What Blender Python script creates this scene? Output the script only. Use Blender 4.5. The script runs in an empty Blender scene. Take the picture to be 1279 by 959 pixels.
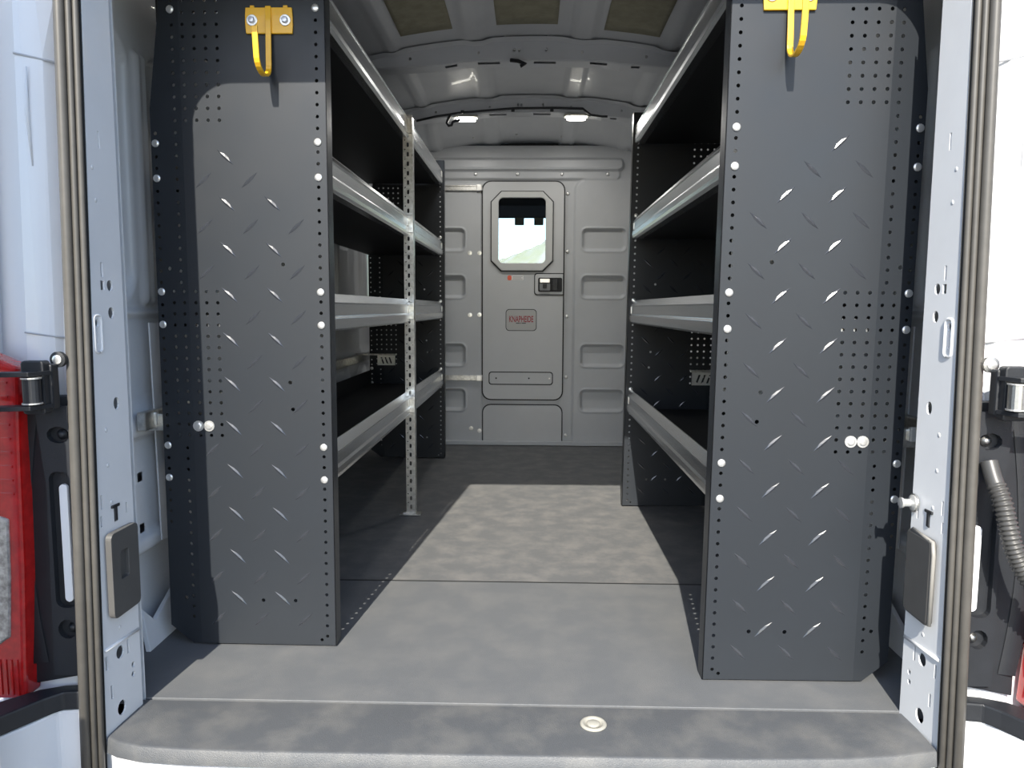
import bpy, bmesh, math, random
import numpy as np
from mathutils import Vector, Matrix
from mathutils.geometry import delaunay_2d_cdt
random.seed(7); np.random.seed(7)
scn = bpy.context.scene
COL = scn.collection
PI = math.pi

# ------------------------------------------------------------------ camera
FPX = 920.0
CAM_ROWS = ((0.99966183, 0.02561121, 0.00450388),
            (-0.00710499, 0.10239634, 0.99471831),
            (-0.02501476, 0.99441393, -0.10254368))
rt, up, fw = (Vector(r) for r in CAM_ROWS)
cam_d = bpy.data.cameras.new('camera'); cam = bpy.data.objects.new('camera', cam_d); COL.objects.link(cam)
m = Matrix.Identity(4)
for i in range(3):
    m[i][0] = rt[i]; m[i][1] = up[i]; m[i][2] = -fw[i]
m[0][3], m[1][3], m[2][3] = 0.0, 0.0, 0.84
cam.matrix_world = m
cam_d.sensor_fit = 'HORIZONTAL'; cam_d.sensor_width = 36.0; cam_d.lens = 36.0 * FPX / 1279.0
cam_d.clip_start = 0.02; cam_d.clip_end = 800
scn.camera = cam

# ------------------------------------------------------------------ sky, sun, exposure
SUN_AZ = math.radians(6.3); SUN_EL = math.radians(38.1)
world = bpy.data.worlds.new('world'); scn.world = world; world.use_nodes = True
nt = world.node_tree; nt.nodes.clear()
sky = nt.nodes.new('ShaderNodeTexSky'); sky.sky_type = 'NISHITA'; sky.sun_disc = False
sky.sun_elevation = SUN_EL; sky.sun_rotation = PI + SUN_AZ; sky.air_density = 1.0; sky.dust_density = 0.8; sky.ozone_density = 1.6
bg = nt.nodes.new('ShaderNodeBackground'); bg.inputs['Strength'].default_value = 0.36
wo = nt.nodes.new('ShaderNodeOutputWorld')
nt.links.new(sky.outputs[0], bg.inputs[0]); nt.links.new(bg.outputs[0], wo.inputs[0])
sd = bpy.data.lights.new('sun_offscreen', 'SUN'); sd.energy = 9.5; sd.angle = math.radians(0.53); sd.color = (1.0, 0.94, 0.83)
sun = bpy.data.objects.new('sun_offscreen', sd); COL.objects.link(sun)
sdir = Vector((math.sin(SUN_AZ) * math.cos(SUN_EL), math.cos(SUN_AZ) * math.cos(SUN_EL), -math.sin(SUN_EL)))
sun.rotation_euler = sdir.to_track_quat('-Z', 'Y').to_euler(); sun.location = (-1.5, -8, 8)
vs = scn.view_settings
vs.view_transform = 'Standard'; vs.look = 'None'; vs.gamma = 1.0; vs.use_curve_mapping = False; vs.exposure = 0.0
LAMP_POWER = 3.0

# ------------------------------------------------------------------ materials
MATS = {}
def mat(name, base, rough=0.5, metal=0.0, var=0.0, vscale=8.0, base2=None, bump=0.0, bscale=200.0, spec=0.5, coat=0.0, emit=None, trans=0.0, rvar=0.0, contrast=(0.35, 0.65)):
    if name in MATS: return MATS[name]
    M = bpy.data.materials.new(name); M.use_nodes = True; t = M.node_tree; N = t.nodes; L = t.links
    b = N['Principled BSDF']
    b.inputs['Base Color'].default_value = (*base, 1); b.inputs['Roughness'].default_value = rough
    b.inputs['Metallic'].default_value = metal; b.inputs['Specular IOR Level'].default_value = spec
    b.inputs['Coat Weight'].default_value = coat; b.inputs['Transmission Weight'].default_value = trans
    tc = N.new('ShaderNodeTexCoord')
    n = N.new('ShaderNodeTexNoise'); n.inputs['Scale'].default_value = vscale; n.inputs['Detail'].default_value = 8; n.inputs['Roughness'].default_value = 0.62
    L.new(tc.outputs['Object'], n.inputs['Vector'])
    if base2 is None: base2 = tuple(c * (1 - var) for c in base)
    r = N.new('ShaderNodeValToRGB'); r.color_ramp.elements[0].position, r.color_ramp.elements[1].position = contrast
    r.color_ramp.elements[0].color = (*base, 1); r.color_ramp.elements[1].color = (*base2, 1)
    L.new(n.outputs['Fac'], r.inputs[0]); L.new(r.outputs[0], b.inputs['Base Color'])
    if rvar:
        mr = N.new('ShaderNodeMapRange'); mr.inputs['From Min'].default_value = .3; mr.inputs['From Max'].default_value = .7
        mr.inputs['To Min'].default_value = rough - rvar; mr.inputs['To Max'].default_value = rough + rvar
        L.new(n.outputs['Fac'], mr.inputs['Value']); L.new(mr.outputs[0], b.inputs['Roughness'])
    if bump:
        n2 = N.new('ShaderNodeTexNoise'); n2.inputs['Scale'].default_value = bscale; n2.inputs['Detail'].default_value = 3
        L.new(tc.outputs['Object'], n2.inputs['Vector'])
        bp = N.new('ShaderNodeBump'); bp.inputs['Strength'].default_value = bump; bp.inputs['Distance'].default_value = 0.002
        L.new(n2.outputs['Fac'], bp.inputs['Height']); L.new(bp.outputs[0], b.inputs['Normal'])
    if emit:
        b.inputs['Emission Color'].default_value = (*emit[:3], 1); b.inputs['Emission Strength'].default_value = emit[3]
    MATS[name] = M
    return M
PAINT = mat('white_van_paint', (.72, .73, .75), .32, var=.05, vscale=3, coat=.3)
PAINT_IN = mat('inner_body_paint', (.71, .725, .745), .38, var=.08, vscale=4, coat=.15)
PANEL = mat('charcoal_powder_coat', (.0225, .0262, .0318), .36, var=.14, vscale=4, bump=.10, bscale=900, rvar=.08, spec=.34)
TREAD = mat('charcoal_embossing', (.030, .033, .040), .22, spec=.8, var=.1, vscale=30)
DECK = mat('black_shelf_deck', (.011, .012, .014), .55, var=.2, vscale=9)
ALU = mat('brushed_aluminium', (.60, .615, .63), .27, metal=1.0, var=.03, vscale=4)
GALV = mat('galvanised_steel', (.70, .70, .68), .36, metal=1.0, base2=(.45, .45, .43), vscale=60, rvar=.1)
ZINC = mat('zinc_fastener', (.82, .82, .80), .30, metal=.75, var=.1, vscale=80)
BULK = mat('grey_bulkhead_coat', (.46, .475, .49), .40, var=.08, vscale=3, bump=.06, bscale=700, rvar=.05)
BULKDOOR = mat('grey_bulkhead_door_coat', (.50, .51, .515), .45, var=.06, vscale=3, bump=.05, bscale=700)
BLACK = mat('black_plastic', (.018, .020, .024), .45, var=.2, vscale=20, bump=.15, bscale=500)
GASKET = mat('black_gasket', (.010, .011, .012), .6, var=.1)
RUBBER = mat('weatherstrip_rubber', (.085, .08, .072), .42, var=.15, vscale=30)
MAT_A = mat('rubber_floor_mat', (.106, .112, .119), .58, base2=(.142, .144, .144), vscale=9, bump=.35, bscale=420, contrast=(.42, .78))
MAT_B = mat('dusty_floor_mat', (.106, .110, .114), .62, base2=(.190, .185, .177), vscale=11, bump=.35, bscale=420, contrast=(.42, .82))
SILLM = mat('textured_sill_plastic', (.074, .079, .086), .42, base2=(.128, .128, .125), vscale=9, bump=.5, bscale=600, contrast=(.45, .75))
YEL = mat('yellow_hook_paint', (.86, .48, .02), .36, var=.12, vscale=25, coat=.2)
RED = mat('red_lens', (.55, .012, .012), .12, var=.35, vscale=40, coat=.6)
CLEARL = mat('clear_lens_reflector', (.62, .60, .56), .15, metal=.5, base2=(.28, .26, .24), vscale=90, coat=.5)
TAN = mat('tan_sound_pad', (.40, .375, .27), .75, base2=(.31, .29, .20), vscale=22, bump=.3, bscale=150)
PALE = mat('pale_roof_label', (.85, .84, .74), .5, var=.1)
PADG = mat('grey_bump_pad', (.085, .083, .080), .5, var=.1, vscale=20, bump=.1, bscale=800)
GREYR = mat('grey_pad_edge', (.26, .25, .23), .45, var=.1)
CABDARK = mat('dark_headliner', (.035, .036, .038), .8, var=.15)
CONC = mat('worn_asphalt', (.15, .148, .145), .85, base2=(.10, .10, .10), vscale=1.3, bump=.3, bscale=60)
HILLM = mat('dry_grass_slope', (.32, .33, .33), .9, base2=(.22, .25, .12), vscale=.9)
TEXTR = mat('dark_red_print', (.30, .03, .04), .5)
TEXTK = mat('dark_print', (.05, .05, .05), .5)
WHITEP = mat('white_print', (.75, .74, .72), .5)
ORANGE = mat('orange_print', (.75, .12, .06), .5)
LENS = mat('lamp_lens', (.9, .9, .86), .3, emit=(1.0, .96, .86, 14.0))
GLASS = mat('clear_glass', (1, 1, 1), .02, trans=1.0)
for n_ in ('clear_glass',):
    t = MATS[n_].node_tree; N = t.nodes; L = t.links
    tr = N.new('ShaderNodeBsdfTransparent'); tr.inputs[0].default_value = (.95, .97, .97, 1)
    gl = N.new('ShaderNodeBsdfGlossy'); gl.inputs['Roughness'].default_value = .02
    lw = N.new('ShaderNodeFresnel'); lw.inputs[0].default_value = 1.35
    mx = N.new('ShaderNodeMixShader')
    L.new(lw.outputs[0], mx.inputs[0]); L.new(tr.outputs[0], mx.inputs[1]); L.new(gl.outputs[0], mx.inputs[2])
    L.new(mx.outputs[0], N['Material Output'].inputs['Surface'])

# ------------------------------------------------------------------ helpers
def link(name, me, material, parent=None, loc=(0, 0, 0), smooth=False):
    me.materials.clear(); me.materials.append(material)
    o = bpy.data.objects.new(name, me); COL.objects.link(o)
    o.location = loc
    if parent: o.parent = parent
    if smooth:
        me.polygons.foreach_set('use_smooth', [True] * len(me.polygons))
    return o
def inst(o, parent, loc, rot=None):
    c = o.copy(); COL.objects.link(c); c.parent = parent; c.location = loc
    if rot is not None: c.rotation_euler = rot
    return c
def empty(name, loc=(0, 0, 0)):
    o = bpy.data.objects.new(name, None); COL.objects.link(o); o.location = loc; o.empty_display_size = .1
    return o
def tag(o, label=None, cat=None, group=None, kind=None):
    if label: o['label'] = label
    if cat: o['category'] = cat
    if group: o['group'] = group
    if kind: o['kind'] = kind
    return o
class MB:
    def __init__(s): s.v = []; s.f = []
    def add(s, vs, fs):
        b = len(s.v); s.v += [tuple(v) for v in vs]; s.f += [tuple(b + i for i in f) for f in fs]; return s
    def box(s, c, d):
        x, y, z = c; a, b, e = d[0] / 2, d[1] / 2, d[2] / 2
        vs = [(x + i * a, y + j * b, z + k * e) for i in (-1, 1) for j in (-1, 1) for k in (-1, 1)]
        return s.add(vs, [(0, 1, 3, 2), (4, 6, 7, 5), (0, 4, 5, 1), (2, 3, 7, 6), (0, 2, 6, 4), (1, 5, 7, 3)])
    def prism(s, poly, w0, w1, fn):
        # poly: 2D loop; fn(u, v, w) -> xyz
        n = len(poly)
        vs = [fn(u, v, w0) for u, v in poly] + [fn(u, v, w1) for u, v in poly]
        fs = [tuple(range(n)), tuple(range(2 * n - 1, n - 1, -1))] + [(i, i + n, (i + 1) % n + n, (i + 1) % n) for i in range(n)]
        return s.add(vs, fs)
    def tube(s, path, r, seg=10, caps=True):
        path = [Vector(p) for p in path]; n = len(path); vs = []; fs = []
        prev = None
        for i, p in enumerate(path):
            t = (path[min(i + 1, n - 1)] - path[max(i - 1, 0)]).normalized()
            a = prev - t * prev.dot(t) if prev is not None else (Vector((0, 0, 1)).cross(t) if abs(t.z) < .9 else Vector((1, 0, 0)).cross(t))
            a.normalize(); prev = a; b = t.cross(a)
            rr = r[i] if hasattr(r, '__len__') else r
            for k in range(seg):
                w = 2 * PI * k / seg; vs.append(p + (a * math.cos(w) + b * math.sin(w)) * rr)
        for i in range(n - 1):
            for k in range(seg):
                k2 = (k + 1) % seg
                fs.append((i * seg + k, i * seg + k2, (i + 1) * seg + k2, (i + 1) * seg + k))
        if caps: fs += [tuple(range(seg - 1, -1, -1)), tuple((n - 1) * seg + k for k in range(seg))]
        return s.add(vs, fs)
    def lathe(s, prof, c, axis=(0, -1, 0), seg=14):
        # prof: (radius, height along axis)
        ax = Vector(axis).normalized(); a = ax.orthogonal().normalized(); b = ax.cross(a); c = Vector(c)
        vs = []; fs = []
        for r, h in prof:
            for k in range(seg):
                w = 2 * PI * k / seg; vs.append(c + ax * h + (a * math.cos(w) + b * math.sin(w)) * r)
        for i in range(len(prof) - 1):
            for k in range(seg):
                k2 = (k + 1) % seg
                fs.append((i * seg + k, i * seg + k2, (i + 1) * seg + k2, (i + 1) * seg + k))
        fs += [tuple(range(seg - 1, -1, -1)), tuple((len(prof) - 1) * seg + k for k in range(seg))]
        return s.add(vs, fs)
    def mesh(s, name='mesh', bevel=0.0, seg=2, angle=30):
        me = bpy.data.meshes.new(name); me.from_pydata(s.v, [], s.f)
        bm = bmesh.new(); bm.from_mesh(me)
        bmesh.ops.recalc_face_normals(bm, faces=bm.faces)
        if bevel:
            es = [e for e in bm.edges if len(e.link_faces) == 2 and e.calc_face_angle(0) > math.radians(angle)]
            bmesh.ops.bevel(bm, geom=es, offset=bevel, segments=seg, profile=.6, affect='EDGES', clamp_overlap=True)
        bm.to_mesh(me); bm.free(); me.update(); return me
    def obj(s, name, material, parent=None, loc=(0, 0, 0), bevel=0.0, seg=2, smooth=False):
        return link(name, s.mesh(name, bevel, seg), material, parent, loc, smooth)
def rrect(x0, x1, y0, y1, r, n=5, corners=(1, 1, 1, 1)):
    pts = []
    for (cx_, cy_, a0, on) in ((x1, y0, -90, corners[0]), (x1, y1, 0, corners[1]), (x0, y1, 90, corners[2]), (x0, y0, 180, corners[3])):
        if not on or r <= 0: pts.append((cx_, cy_)); continue
        sx = -1 if cx_ == x1 else 1; sy = 1 if cy_ == y0 else -1
        for k in range(n + 1):
            a = math.radians(a0 + 90 * k / n)
            pts.append((cx_ + sx * r + r * math.cos(a), cy_ + sy * r + r * math.sin(a)))
    return pts
def circ(x, y, r, n=8, ry=None):
    ry = ry or r
    return [(x + r * math.cos(2 * PI * (k + .5) / n), y + ry * math.sin(2 * PI * (k + .5) / n)) for k in range(n)]
def inpoly(p, poly):
    x, y = p; c = False; j = len(poly) - 1
    for i in range(len(poly)):
        xi, yi = poly[i]; xj, yj = poly[j]
        if (yi > y) != (yj > y) and x < (xj - xi) * (y - yi) / (yj - yi) + xi: c = not c
        j = i
    return c
def plate(name, outline, holes, thick, fn, creases=()):
    """sheet with real holes: outline + hole loops, fn(u, v, w) -> xyz"""
    V2 = []; E2 = []; loops = []
    for lp in [outline] + list(holes):
        b = len(V2); V2 += [Vector(p) for p in lp]; n = len(lp)
        E2 += [(b + i, b + (i + 1) % n) for i in range(n)]; loops.append((b, n))
    for (p, q) in creases:
        b = len(V2); V2 += [Vector(p), Vector(q)]; E2.append((b, b + 1))
    vo, eo, fo, ov, oe, of = delaunay_2d_cdt(V2, E2, [], 0, 1e-6)
    bb = [(min(p[0] for p in h), max(p[0] for p in h), min(p[1] for p in h), max(p[1] for p in h), h) for h in holes]
    tris = []
    for f in fo:
        c = ((vo[f[0]].x + vo[f[1]].x + vo[f[2]].x) / 3, (vo[f[0]].y + vo[f[1]].y + vo[f[2]].y) / 3)
        if not inpoly(c, outline): continue
        if any(x0 <= c[0] <= x1 and y0 <= c[1] <= y1 and inpoly(c, h) for x0, x1, y0, y1, h in bb): continue
        tris.append(tuple(f))
    n = len(vo)
    vs = [fn(v.x, v.y, 0) for v in vo] + [fn(v.x, v.y, thick) for v in vo]
    cnt = {}
    for f in tris:
        for i in range(3):
            e = (f[i], f[(i + 1) % 3]); cnt[e] = cnt.get(e, 0) + 1
    fs = list(tris) + [(f[2] + n, f[1] + n, f[0] + n) for f in tris]
    for (a, b) in cnt:
        if (b, a) not in cnt: fs.append((b, a, a + n, b + n))
    me = bpy.data.meshes.new(name); me.from_pydata(vs, [], fs)
    bm = bmesh.new(); bm.from_mesh(me); bmesh.ops.recalc_face_normals(bm, faces=bm.faces); bm.to_mesh(me); bm.free()
    return me
def field(name, U, V, nu, nv, fn, keep=None):
    """pressed sheet: fn(u, v) arrays -> xyz arrays"""
    u = np.linspace(U[0], U[1], nu); v = np.linspace(V[0], V[1], nv)
    uu, vv = np.meshgrid(u, v, indexing='ij')
    P = np.stack(fn(uu, vv), -1).reshape(-1, 3)
    idx = np.arange(nu * nv).reshape(nu, nv)
    q = np.stack([idx[:-1, :-1], idx[1:, :-1], idx[1:, 1:], idx[:-1, 1:]], -1).reshape(-1, 4)
    if keep is not None:
        uc = (uu[:-1, :-1] + uu[1:, 1:]).reshape(-1) / 2; vc = (vv[:-1, :-1] + vv[1:, 1:]).reshape(-1) / 2
        q = q[keep(uc, vc)]
    me = bpy.data.meshes.new(name); me.vertices.add(len(P)); me.vertices.foreach_set('co', P.reshape(-1).astype(np.float32))
    me.loops.add(q.size); me.loops.foreach_set('vertex_index', q.reshape(-1).astype(np.int32))
    me.polygons.add(len(q)); me.polygons.foreach_set('loop_start', np.arange(0, q.size, 4, dtype=np.int32))
    me.polygons.foreach_set('loop_total', np.full(len(q), 4, dtype=np.int32))
    me.update(); me.validate()
    return me
def sdr(u, v, x0, x1, y0, y1, r):
    qx = np.abs(u - (x0 + x1) / 2) - (x1 - x0) / 2 + r; qy = np.abs(v - (y0 + y1) / 2) - (y1 - y0) / 2 + r
    return np.minimum(np.maximum(qx, qy), 0) + np.hypot(np.maximum(qx, 0), np.maximum(qy, 0)) - r
def sst(x, a, b):
    t = np.clip((x - a) / (b - a), 0, 1); return t * t * (3 - 2 * t)
def text_mesh(txt, size, extrude=.0006):
    c = bpy.data.curves.new('txt', 'FONT'); c.body = txt; c.size = size; c.align_x = 'CENTER'; c.align_y = 'CENTER'; c.extrude = extrude; c.offset = size * .018
    o = bpy.data.objects.new('txt', c); COL.objects.link(o)
    dg = bpy.context.evaluated_depsgraph_get(); me = bpy.data.meshes.new_from_object(o.evaluated_get(dg))
    bpy.data.objects.remove(o); bpy.data.curves.remove(c); return me
XZ = lambda y: (lambda u, v, w: (u, y + w, v))

# ------------------------------------------------------------------ ground and what lies beyond the windscreen
me = MB().prism([(-60, -40), (60, -40), (60, 90), (-60, 90)], -.92, -.72, lambda u, v, w: (u, v, w)).mesh()
tag(link('ground', me, CONC), kind='structure')
def hillf(u, v):
    z = -.70 + 4.6 * sst(v, 24, 42) + 1.2 * sst(u, -1.0, 3.5) * sst(v, 24, 40) + .5 * np.sin(u * .7) * sst(v, 26, 40) + .25 * np.sin(u * 2.3 + v)* sst(v, 26, 40)
    return u, v, z
tag(link('hillside', field('hillside', (-40, 40), (24, 80), 120, 70, hillf), HILLM, smooth=True), kind='structure')

# ------------------------------------------------------------------ floor
fl = MB().box((-.01, 3.02, -.045), (1.97, 3.06, .06)).obj('floor', GASKET); tag(fl, kind='structure')
XL, XR = -.97, .95
def mat_piece(name, y0, y1, m_, z1=0.0):
    b = MB().prism([(XL, y0), (XR, y0), (XR, y1), (XL, y1)], -.0148, z1, lambda u, v, w: (u, v, w))
    return b.obj(name, m_, fl, bevel=.0008, seg=1)
mat_piece('floor_mat', 1.492, 2.1915, MAT_A); mat_piece('floor_mat', 2.1985, 4.49, MAT_B, -.0025)
MB().box((-.01, 2.195, -.004), (1.90, .0095, .0092)).obj('mat_joint', GASKET, fl, bevel=.001, seg=1)
# sill: a moulded step cover with rounded nose
nose = [(-.828, 1.351), (-.80, 1.336), (-.75, 1.323), (-.66, 1.316), (-.5, 1.313), (0, 1.316), (.4, 1.318), (.6, 1.326), (.70, 1.338), (.787, 1.358)]
vsn = []; prof = [(0.176, -.013), (.150, -.0015), (.007, -.0045), (.0025, -.0055), (.0, -.008), (-.004, -.034), (.01, -.040)]
b = MB()
for (x, y) in nose:
    yb = 1.4895
    for k, (dy, z) in enumerate(prof):
        vsn.append((x if k > 1 else x * (1.012 if k == 0 else 1.0), yb + (.002 if k == 0 else -.004) if k < 2 else y + dy, z))
n = len(prof)
b.add(vsn, [(i * n + k, i * n + k + 1, (i + 1) * n + k + 1, (i + 1) * n + k) for i in range(len(nose) - 1) for k in range(n - 1)])
sc = b.obj('sill_cover', SILLM, fl, smooth=True)
md = sc.modifiers.new('edge', 'EDGE_SPLIT'); md.split_angle = math.radians(40)
# anchor cup in the sill
cup = tag(empty('floor_anchor_cup', (.133, 1.425, -.003)), 'small round beige tie-down cup set in the rear sill', 'anchor')
MB().lathe([(.017, 0), (.027, 0), (.0275, .0025), (.024, .005), (.0185, .004), (.017, .001)], (0, 0, 0), (0, 0, 1), 28).obj('rim', mat('beige_plastic', (.34, .33, .29), .5, var=.1), cup, smooth=True)
MB().lathe([(.0135, 0), (.0135, .0035), (.011, .005), (.001, .0055)], (0, 0, 0), (0, 0, 1), 24).obj('cap', MATS['beige_plastic'], cup, smooth=True)
# painted rear sill body below the cover
tag(MB().prism([(-1.0, 1.36), (-.83, 1.36), (-.75, 1.335), (.7, 1.338), (.80, 1.37), (1.0, 1.37), (1.0, 1.49), (-1.0, 1.49)], -.30, -.0405, lambda u, v, w: (u, v, w)).obj('trim_1', PAINT, bevel=.004), kind='structure')

# ------------------------------------------------------------------ roof
def skin_z(x, y):
    z = 1.93 - .17 * x * x - .10 * sst(y, 4.05, 4.46) - 1.1 * np.maximum(np.abs(x) - .80, 0) ** 2 * 4
    for c, w in ((-.235, .035), (.20, .035), (-.56, .02), (.54, .02)):
        z = z - .010 * (1 - sst(np.abs(x - c), w, w + .012))
    z = z - .006 * (1 - sst(np.abs(y - 4.05), .01, .03))
    return z
ce = link('ceiling', field('ceiling', (-1.0, 1.0), (1.42, 4.6), 150, 140, lambda u, v: (u, v, skin_z(u, v))), PAINT_IN, smooth=True)
tag(ce, kind='structure')
def bow(y0, y1, zc, drop, hgt):
    xs = np.linspace(-.80, .80, 41); v = []; f = []
    for x in xs:
        zb = zc - drop * (x / .62) ** 2 * 1.0 - .010 * float(sst(np.array(abs(x)), .28, .36)); zt = float(skin_z(np.array(x), np.array((y0 + y1) / 2))) - .004
        zt = min(zt, zb + hgt + .03)
        v += [(x, y0 - .03, zt - .002), (x, y0, zt - .010), (x, y0 + .006, zb + .004), (x, y0 + .014, zb), (x, y1, zb), (x, y1 + .008, zb + .006), (x, y1 + .012, zt - .01), (x, y1 + .04, zt - .002)]
    n = 8
    for i in range(len(xs) - 1):
        for k in range(n - 1):
            if k not in (1, 3): f.append((i * n + k, i * n + k + 1, (i + 1) * n + k + 1, (i + 1) * n + k))
    b = MB().add(v, f).obj('roof_bow', PAINT_IN, ce, smooth=True)
    md = b.modifiers.new('edge', 'EDGE_SPLIT'); md.split_angle = math.radians(35)
    def edge(k): return lambda x: tuple(np.interp(x, xs, [v[i_ * n + k][c] for i_ in range(len(xs))]) for c in (1, 2))
    def sheet(name, k0, k1, hv, holes, dw):
        e0, e1 = edge(k0), edge(k1)
        def fn(u, q, w):
            a, c = e0(u), e1(u); t = q / hv
            return (u, a[0] + (c[0] - a[0]) * t + dw[0] * w, a[1] + (c[1] - a[1]) * t + dw[1] * w)
        link(name, plate(name, [(x, 0.0) for x in xs] + [(x, hv) for x in xs[::-1]], holes, .0012, fn), PAINT_IN, b)
    sheet('bow_face', 2, 1, .05, [circ(x, .026, .0055, 10) for x in (-.50, -.22, -.075, -.055, .055, .20, .46)], (1, 0))
    sheet('bow_underside', 3, 4, .076, [[(x - w / 2, .006), (x + w / 2, .006), (x + w / 2, .034), (x - w / 2, .034)] for x, w in ((-.335, .05), (-.18, .09), (.05, .09), (.27, .07), (.42, .035))], (0, 1))
    return b
bow(3.11, 3.20, 1.842, .022, .06)
bow(3.93, 4.02, 1.845, .030, .06)
def roof_patch(name, x0, x1, y0, y1, m_, off=.004):
    me = field(name, (x0, x1), (y0, y1), 14, 14, lambda u, v: (u, v, skin_z(u, v) - off))
    o = link(name, me, m_, ce, smooth=True)
    s = o.modifiers.new('solid', 'SOLIDIFY'); s.thickness = .003; s.offset = -1
    return o
roof_patch('sound_pad', -.51, -.31, 2.05, 2.95, TAN); roof_patch('sound_pad', -.14, .095, 2.05, 2.95, TAN); roof_patch('sound_pad', .275, .49, 2.05, 2.98, TAN)
for x in (-.11, .06):
    MB().lathe([(.006, 0), (.005, .004), (.001, .005)], (x, 3.09, float(skin_z(np.array(x), np.array(3.09)))), (0, 0, -1), 10).obj('rivet', ZINC, ce, smooth=True)
for x in (-.34, -.09, .17):
    MB().lathe([(.007, 0), (.006, .005), (.001, .007)], (x, 4.38, float(skin_z(np.array(x), np.array(4.38)))), (0, 0, -1), 10).obj('rivet', ZINC, ce, smooth=True)
# long roof side rails
for s in (-1, 1):
    MB().tube([(s * .745, 1.6, 1.825), (s * .745, 4.4, 1.825)], .012, 8).obj('roof_rail', PAINT_IN, ce, smooth=True)
# outer skins
tag(field and link('roof_skin', field('roof_skin', (-1.04, 1.04), (1.40, 6.0), 40, 30, lambda u, v: (u, v, 2.00 - .17 * u * u - 1.1 * np.maximum(np.abs(u) - .80, 0) ** 2 * 4)), PAINT, smooth=True), kind='structure')

# wiring and lamps on the second bow
wire = MB().tube([(-.60, 3.915, 1.80), (-.5, 3.915, 1.822), (-.36, 3.915, 1.842), (-.1, 3.915, 1.862), (.1, 3.915, 1.864), (.26, 3.915, 1.86), (.275, 3.91, 1.845), (.30, 3.905, 1.826), (.36, 3.905, 1.818), (.385, 3.905, 1.818)], .006, 8).obj('cable', BLACK, None, smooth=True)
wire.name = 'wiring_loom'
tag(wire, 'thin black wiring loom clipped along the forward roof bow', 'cable')
MB().tube([(-.42, 3.905, 1.83), (-.435, 3.90, 1.80), (-.44, 3.90, 1.785), (-.43, 3.90, 1.772), (-.415, 3.90, 1.775), (-.41, 3.90, 1.79), (-.40, 3.90, 1.795), (-.37, 3.90, 1.80)], .007, 8).obj('loop', BLACK, wire, smooth=True)
for x in (-.36, -.1, .1):
    MB().box((x, 3.912, 1.853 if x > -.2 else 1.843), (.018, .012, .018)).obj('clip', BLACK, wire, bevel=.003)
w2 = MB().tube([(-.09, 3.10, 1.838), (-.06, 3.09, 1.832), (-.03, 3.085, 1.818), (-.05, 3.085, 1.81)], .008, 8).obj('loose_cable_end', BLACK, None, smooth=True)
tag(w2, 'short loose black cable end under the rearward roof bow', 'cable')
for i, x in enumerate((-.345, .228)):
    z = 1.838 - .030 * (x / .62) ** 2 + .004
    lp = empty('ceiling_lamp', (x, 3.955, z))
    tag(lp, 'small oblong lit roof lamp next to the cable loop' if i == 0 else 'small oblong lit roof lamp where the wiring loom ends', 'lamp', 'lit lamps under the roof bow')
    MB().prism(rrect(-.062, .062, -.032, .032, .02), -.010, 0.0, lambda u, v, w: (u, v, w)).obj('housing', PALE, lp, bevel=.002)
    MB().prism(rrect(-.05, .05, -.026, .026, .018), -.024, -.0102, lambda u, v, w: (u, v, w)).obj('lens', LENS, lp, bevel=.006, smooth=True)
    ld = bpy.data.lights.new('lamp_light', 'AREA'); ld.shape = 'RECTANGLE'; ld.size = .09; ld.size_y = .045; ld.energy = LAMP_POWER; ld.color = (1, .98, .94)
    lo = bpy.data.objects.new('lamp_light', ld); COL.objects.link(lo); lo.parent = lp; lo.location = (0, 0, -.027)

# ------------------------------------------------------------------ side walls (pressed inner body)
def wallf(s, xw):
    def f(u, v):
        h = np.zeros_like(u)
        for y0 in np.arange(1.30, 4.5, .62):
            h -= .022 * (1 - sst(sdr(u, v, y0, y0 + .53, .86, 1.48, .07), -.008, .006))
            for c in (y0 + .565, y0 + .592):
                h += .014 * (1 - sst(sdr(u, v, c - .009, c + .009, .85, 1.46, .009), -.003, .010))
        h += .012 * (1 - sst(np.abs(v - .825), .004, .012))
        h += .035 * sst(v, .62, .56) if False else .035 * (1 - sst(v, .55, .62)) * sst(v, .22, .235)
        for y0 in np.arange(1.62, 4.5, .48):
            h -= .02 * (1 - sst(sdr(u, v, y0, y0 + .30, .27, .52, .05), -.006, .006))
        x = xw - s * h - s * .10 * sst(v, 1.50, 1.80) ** 2
        return x, u, v
    return f
def wall_keep(u, v):
    k = np.ones(u.shape, bool)
    for y_, z_ in ((1.775, .418), (1.76, .69), (1.775, .29), (1.68, .08)): k &= np.hypot(u - y_, v - z_) > .013
    return k
for s, nm in ((-1, 'wall_left'), (1, 'wall_right')):
    xw = -.985 if s < 0 else .965
    w = link(nm, field(nm, (1.47, 4.55), (-.03, 1.80), 420, 240, wallf(s, xw), wall_keep), PAINT_IN, smooth=True); tag(w, kind='structure')
    # outer skin
    tag(MB().box((s * 1.045 - (.033 if s > 0 else 0), 3.72, .72), (.02, 4.7, 2.2)).obj('body_side', PAINT, bevel=.008), kind='structure')
    # lower dark wheel-box cavity edge, hanging sheet and floor bracket near the rear
    X = lambda d: xw - s * d
    MB().prism([(1.815, .245), (1.90, .235), (1.90, .80), (1.80, .80)], .040, .044, lambda u, v, w_: (X(w_), u, v)).obj('inner_flange', PAINT_IN, w, bevel=.001)
    MB().prism([(1.70, .0), (1.93, .0), (1.93, .11), (1.76, .055), (1.72, .10)], .020, .032, lambda u, v, w_: (X(w_ + .03 * (.11 - v) / .11), u, v)).obj('floor_bracket', PAINT_IN, w, bevel=.002)
    # wall rail that the shelving brackets grip
    MB().box((X(.055), 2.98, .565), (.022, 2.52 , .045)).obj('wall_rail', GALV, w, bevel=.004)

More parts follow.
